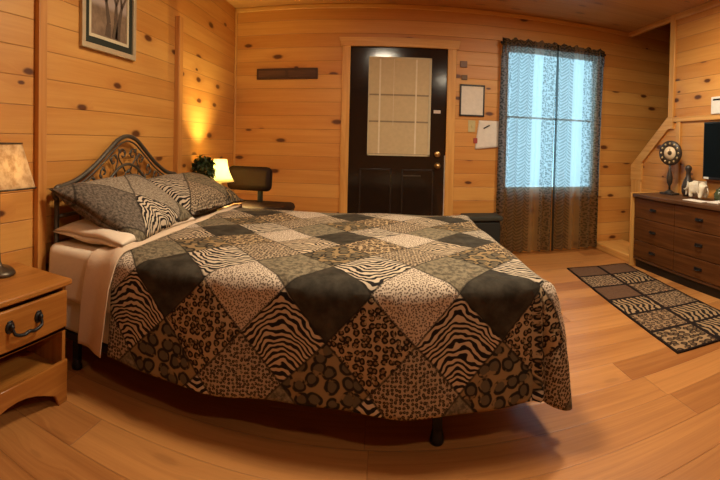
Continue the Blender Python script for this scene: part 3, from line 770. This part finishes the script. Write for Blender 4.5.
MB().lathe([(.001, .070), (.049, .070)], (-1.41, 3.235, .571), 16, caps=False).build('soil', M['soil'], pl)
lf = MB(); rnd = random.Random(11)
for k in range(330):
    a = rnd.random()*2*PI; el = math.acos(1-rnd.random()*1.5); R_ = .118*(.55+.45*rnd.random())
    c = Vector((-1.41+R_*math.sin(el)*math.cos(a)*.9, 3.24+R_*math.sin(el)*math.sin(a)*.8, .845+R_*math.cos(el)*1.15))
    c.x = max(c.x, LX+.03)
    rt = Matrix.Rotation(rnd.random()*6, 3, 'Z') @ Matrix.Rotation(rnd.uniform(-1, 1), 3, 'X')
    l_, w_ = .024+.014*rnd.random(), .012
    q = [rt @ Vector(p)+c for p in ((0, -l_, 0), (w_, -.2*l_, .004), (w_*.7, .5*l_, .003), (0, l_, -.003), (-w_*.7, .5*l_, .003), (-w_, -.2*l_, .004))]
    lf._add(q, [(0, 1, 2, 3, 4, 5)])
lf.build('foliage', M['leaf'], pl)
st = MB()
for k in range(7):
    a = k*.9; st.tube([(-1.41, 3.235, .64), (-1.41+.03*math.cos(a), 3.235+.03*math.sin(a), .74), (-1.41+.06*math.cos(a), 3.235+.06*math.sin(a), .83)], .002, 5)
st.build('stem', M['leaf'], pl)

# ---------------------------------------------------------------- dresser, tv and things on it
ds_ = thing('dresser', 'long dark wood dresser with drawers along the right wall', 'dresser', (2.47, 2.4, 0))
QX0, QX1, QY0, QY1 = 2.275, 2.672, 1.55, 3.445
MB().box(QX0-.02, QX1, QY0-.015, QY1+.003, .663, .695, .005).build('top', M['walnut_top'], ds_)
MB().box(QX0+.018, QX1, QY0, QY1, .095, .663, .003).build('body', M['walnut'], ds_)
MB().box(QX0+.03, QX1-.01, QY0+.01, QY1-.01, 0, .095).build('plinth', M['black'], ds_)
MB().box(QX0+.004, QX0+.03, QY0-.005, QY1, .078, .10, .003).build('base_moulding', M['walnut_top'], ds_)
cols = [(2.832, 3.438), (2.212, 2.827), (1.565, 2.207)]
rows = [(.474, .658), (.264, .469), (.104, .259)]
for (ya, yb) in cols:
    for (za, zb) in rows:
        d_ = MB().box(QX0, QX0+.018, ya, yb, za, zb, .004).build('drawer', M['walnut'], ds_)
        hy = (ya+yb)/2; hz = (za+zb)/2
        MB().box(QX0-.004, QX0, hy-.045, hy+.045, hz-.010, hz+.014, .001).tube([(QX0-.004, hy-.035, hz+.006), (QX0-.016, hy-.03, hz), (QX0-.018, hy, hz-.006), (QX0-.016, hy+.03, hz), (QX0-.004, hy+.035, hz+.006)], .004, 8).build('handle', M['black'], d_)
DT = .696
tv = thing('television', 'black flat television mounted on the right wall above the dresser', 'television', (2.66, 2.5, 1.12))
MB().box(2.628, 2.668, 1.98, 2.885, .862, 1.372, .006).build('body', M['tvplastic'], tv)
MB().box(2.624, 2.629, 1.995, 2.87, .885, 1.357).build('screen', M['screen'], tv)
MB().box(2.6225, 2.628, 2.80, 2.865, .866, .884).build('label', M['white'], tv)
MB().box(2.668, 2.70, 2.35, 2.6, 1.0, 1.25).build('wall_mount', M['black'], tv)
# wall control box
tb = thing('wall_thermostat', 'white box with a dark slot on the upper right wall', 'thermostat', (2.70, 2.82, 1.515))
MB().box(2.668, 2.699, 2.66, 2.842, 1.445, 1.60, .006).build('case', M['white'], tb)
MB().box(2.6655, 2.669, 2.695, 2.815, 1.565, 1.58).build('display', M['screen'], tb)
# pedestal clock
ck = thing('pedestal_clock', 'round clock with studded dark rim on a pedestal on the dresser', 'clock', (2.545, 3.27, DT))
kx, ky, kz = 2.53, 3.235, 1.087
MB().box(kx-.045, kx+.045, ky-.10, ky+.10, DT, DT+.018, .006).lathe([(.001, .018), (.05, .018), (.035, .03), (.012, .045)], (kx, ky, DT), 20).build('base', M['dkceramic'], ck)
MB().lathe([(.010, .04), (.010, .08), (.026, .11), (.030, .15), (.022, .20), (.012, .235), (.010, .29)], (kx, ky, DT), 18).build('pedestal', M['dkceramic'], ck)
rim = MB(); rim.lathe([(.062, -.015), (.110, -.018), (.118, -.005), (.118, .012), (.110, .018), (.06, .018), (.062, -.015)], (0, 0, 0), 36, axis='x', caps=False)
Rm = Matrix.Translation((kx, ky, kz)) @ Matrix.Rotation(.45, 4, 'Z')
rim.xf(Rm); rmo = rim.build('rim', M['dkceramic'], ck)
fc = MB(); fc.lathe([(.001, -.012), (.064, -.012), (.064, .010), (.001, .010)], (0, 0, 0), 30, axis='x'); fc.xf(Rm); fco = fc.build('dial', M['dial'], ck)
ms = MB(); ms.box(-.0145, -.012, -.003, .003, -.005, .042); ms.box(-.0145, -.012, -.003, .032, -.003, .003); ms.ball((-.0135, 0, 0), (.003, .022, .022), 12); ms.xf(Rm); ms.build('hands', M['bronze'], fco)
for k in range(12):
    a = k*PI/6; b_ = MB(); b_.ball((-.017, .090*math.cos(a), .090*math.sin(a)), (.006, .011, .011), 8); b_.xf(Rm); b_.build('stud', M['goldstud'], rmo)
# vase behind the elephant
vs = thing('vase', 'dark slender figurine vase standing behind the white elephant', 'vase', (2.60, 3.0, DT))
MB().lathe([(.001, 0), (.045, 0), (.06, .04), (.062, .09), (.045, .14), (.025, .18), (.022, .22), (.034, .25), (.03, .27), (.012, .285)], (2.595, 3.04, DT), 22).build('body', M['dkceramic'], vs)
# elephant figurine
el = thing('elephant_figurine', 'ivory white elephant figurine facing the window on the dresser', 'figurine', (2.48, 2.87, DT))
sk = bpy.data.meshes.new('body'); 
V = []; E_ = []; Rr = []
def node(p, r, par=None):
    V.append(p); Rr.append(r)
    if par is not None: E_.append((par, len(V)-1))
    return len(V)-1
b0 = node((2.47, 2.85, .800), (.050, .055)); b1 = node((2.47, 2.79, .800), (.046, .050), b0); b2 = node((2.47, 2.755, .79), (.03, .032), b1)
b3 = node((2.47, 2.90, .805), (.046, .05), b0); hd_ = node((2.47, 2.955, .812), (.038, .042), b3); tk = node((2.47, 2.985, .790), (.018, .02), hd_)
t1 = node((2.47, 3.000, .765), (.013, .014), tk); t2 = node((2.47, 3.002, .738), (.010, .010), t1); t3 = node((2.47, 3.014, .722), (.008, .008), t2)
for (px, py, pb) in ((-.030, 2.91, b3), (.030, 2.91, b3), (-.030, 2.79, b1), (.030, 2.79, b1)):
    k1 = node((2.47+px, py, .757), (.022, .022), pb); k2 = node((2.47+px, py, .712), (.020, .020), k1)
sk.from_pydata(V, E_, []); eb = bpy.data.objects.new('body', sk); COL.objects.link(eb)
md = eb.modifiers.new('skin', 'SKIN')
for i, sv in enumerate(sk.skin_vertices[0].data): sv.radius = Rr[i]; sv.use_root = (i == 0)
md2 = eb.modifiers.new('sub', 'SUBSURF'); md2.levels = 2; md2.render_levels = 2
sk.materials.append(M['ivory']); eb.parent = el; eb.matrix_parent_inverse = Matrix.Translation(-el.location)
for s_ in (-1, 1):
    MB().ball((2.47+s_*.044, 2.935, .812), (.008, .030, .036), 12, rot=Matrix.Rotation(.5*s_, 3, 'Z')).build('ear', M['ivory'], el)
    MB().tube([(2.47+s_*.016, 2.985, .785), (2.47+s_*.02, 3.005, .772), (2.47+s_*.02, 3.018, .776)], [.005, .004, .002], 7).build('tusk', M['ivory'], el)
MB().tube([(2.47, 2.735, .80), (2.47, 2.725, .77), (2.47, 2.727, .745)], [.005, .004, .005], 6).build('tail', M['ivory'], el)
el.location.y -= .09
# jar and papers
jr = thing('jar', 'small dark green jar on the dresser below the television', 'jar', (2.53, 2.555, DT))
MB().lathe([(.001, 0), (.038, 0), (.05, .02), (.05, .065), (.036, .085), (.03, .09)], (2.53, 2.555, DT), 22).build('body', M['greenglass'], jr)
MB().lathe([(.001, .118), (.01, .115), (.012, .105), (.034, .10), (.036, .088), (.001, .088)], (2.53, 2.555, DT), 22).build('lid', M['greenglass'], jr)
bk = MB().box(2.36, 2.56, 2.40, 2.53, DT, DT+.012, .002); tag(bk.build('booklet', M['paper']), 'white booklet lying flat on the dresser below the television', 'booklet')
tag(MB().box(2.33, 2.43, 2.56, 2.80, DT, DT+.004, .001).build('paper_slip', M['paper']), 'thin white paper slip on the dresser in front of the elephant', 'paper')

# ---------------------------------------------------------------- rug
RW, RLn = .60, 1.806
def rug_pt(u, v):
    A, B = Vector((1.663, 3.600)), Vector((2.258, 3.545)); ex = (B-A).normalized(); ey = Vector((-ex.y, ex.x))*-1
    p = A+ex*u+ey*v
    return (p.x, p.y)
m = MB()
m.grid(12, 36, lambda a, b: (*rug_pt(RW*(1-a), RLn*b), .009+.0012*math.sin(b*40+a*9)), 0, lambda a, b: (RW*(1-a), RLn*b))
tag(m.build('rug', [M['rug'], M['rugblack']], None, [('SOLIDIFY', dict(thickness=.008, offset=-1))]), 'dark-bordered runner rug with animal-print squares beside the dresser', 'rug')

# ---------------------------------------------------------------- ceiling lights (above the frame)
def ceiling_light(x, y, label, r=.16, ):
    o = thing('ceiling_light', label, 'ceiling light', (x, y, HC), 'flush ceiling lights')
    MB().lathe([(r, -.030), (r+.014, -.034), (r+.022, -.02), (r+.022, 0)], (x, y, HC-.001), 36, caps=False).build('trim_ring', M['white'], o)
    MB().lathe([(.001, -.036), (r*.6, -.035), (r, -.030)], (x, y, HC-.001), 36, caps=False).build('diffuser', M['led'], o)
ceiling_light(.0, 1.85, 'flush round ceiling light above the middle of the bed')
ceiling_light(1.22, -.10, 'flush round ceiling light over the open floor before the rug', .10)
ceiling_light(1.55, 2.35, 'flush round ceiling light above the floor beside the rug', .17)

# ---------------------------------------------------------------- camera, world, view
sc = bpy.context.scene
fx, fy, cyv, yaw, roll, pitch = 434.4246, 433.545, 152.6894, .0505576, -.0228232, -.0165058
R3 = Matrix.Rotation(yaw, 3, 'Z') @ Matrix.Rotation(pitch, 3, 'X') @ Matrix.Rotation(roll, 3, 'Y')
r, f, u = R3.col[0], R3.col[1], R3.col[2]
cam = bpy.data.cameras.new('camera'); co = bpy.data.objects.new('camera', cam); COL.objects.link(co)
co.matrix_world = Matrix(((r[0], u[0], -f[0], 0), (r[1], u[1], -f[1], 0), (r[2], u[2], -f[2], 1.08), (0, 0, 0, 1)))
cam.type = 'PANO'; cam.panorama_type = 'CENTRAL_CYLINDRICAL'        # the photograph is a phone panorama
cam.central_cylindrical_range_u_min = -360/fx; cam.central_cylindrical_range_u_max = 360/fx
cam.central_cylindrical_range_v_min = (cyv-480)/fy; cam.central_cylindrical_range_v_max = cyv/fy
cam.central_cylindrical_radius = 1; cam.clip_start = .05
sc.camera = co
w = bpy.data.worlds.new('daylight'); sc.world = w; w.use_nodes = True
w.node_tree.nodes['Background'].inputs[0].default_value = (.46, .80, .95, 1); w.node_tree.nodes['Background'].inputs[1].default_value = 2.7
sc.view_settings.view_transform = 'Standard'; sc.view_settings.look = 'None'; sc.view_settings.gamma = 1; sc.view_settings.exposure = 0
sc.view_settings.use_curve_mapping = False
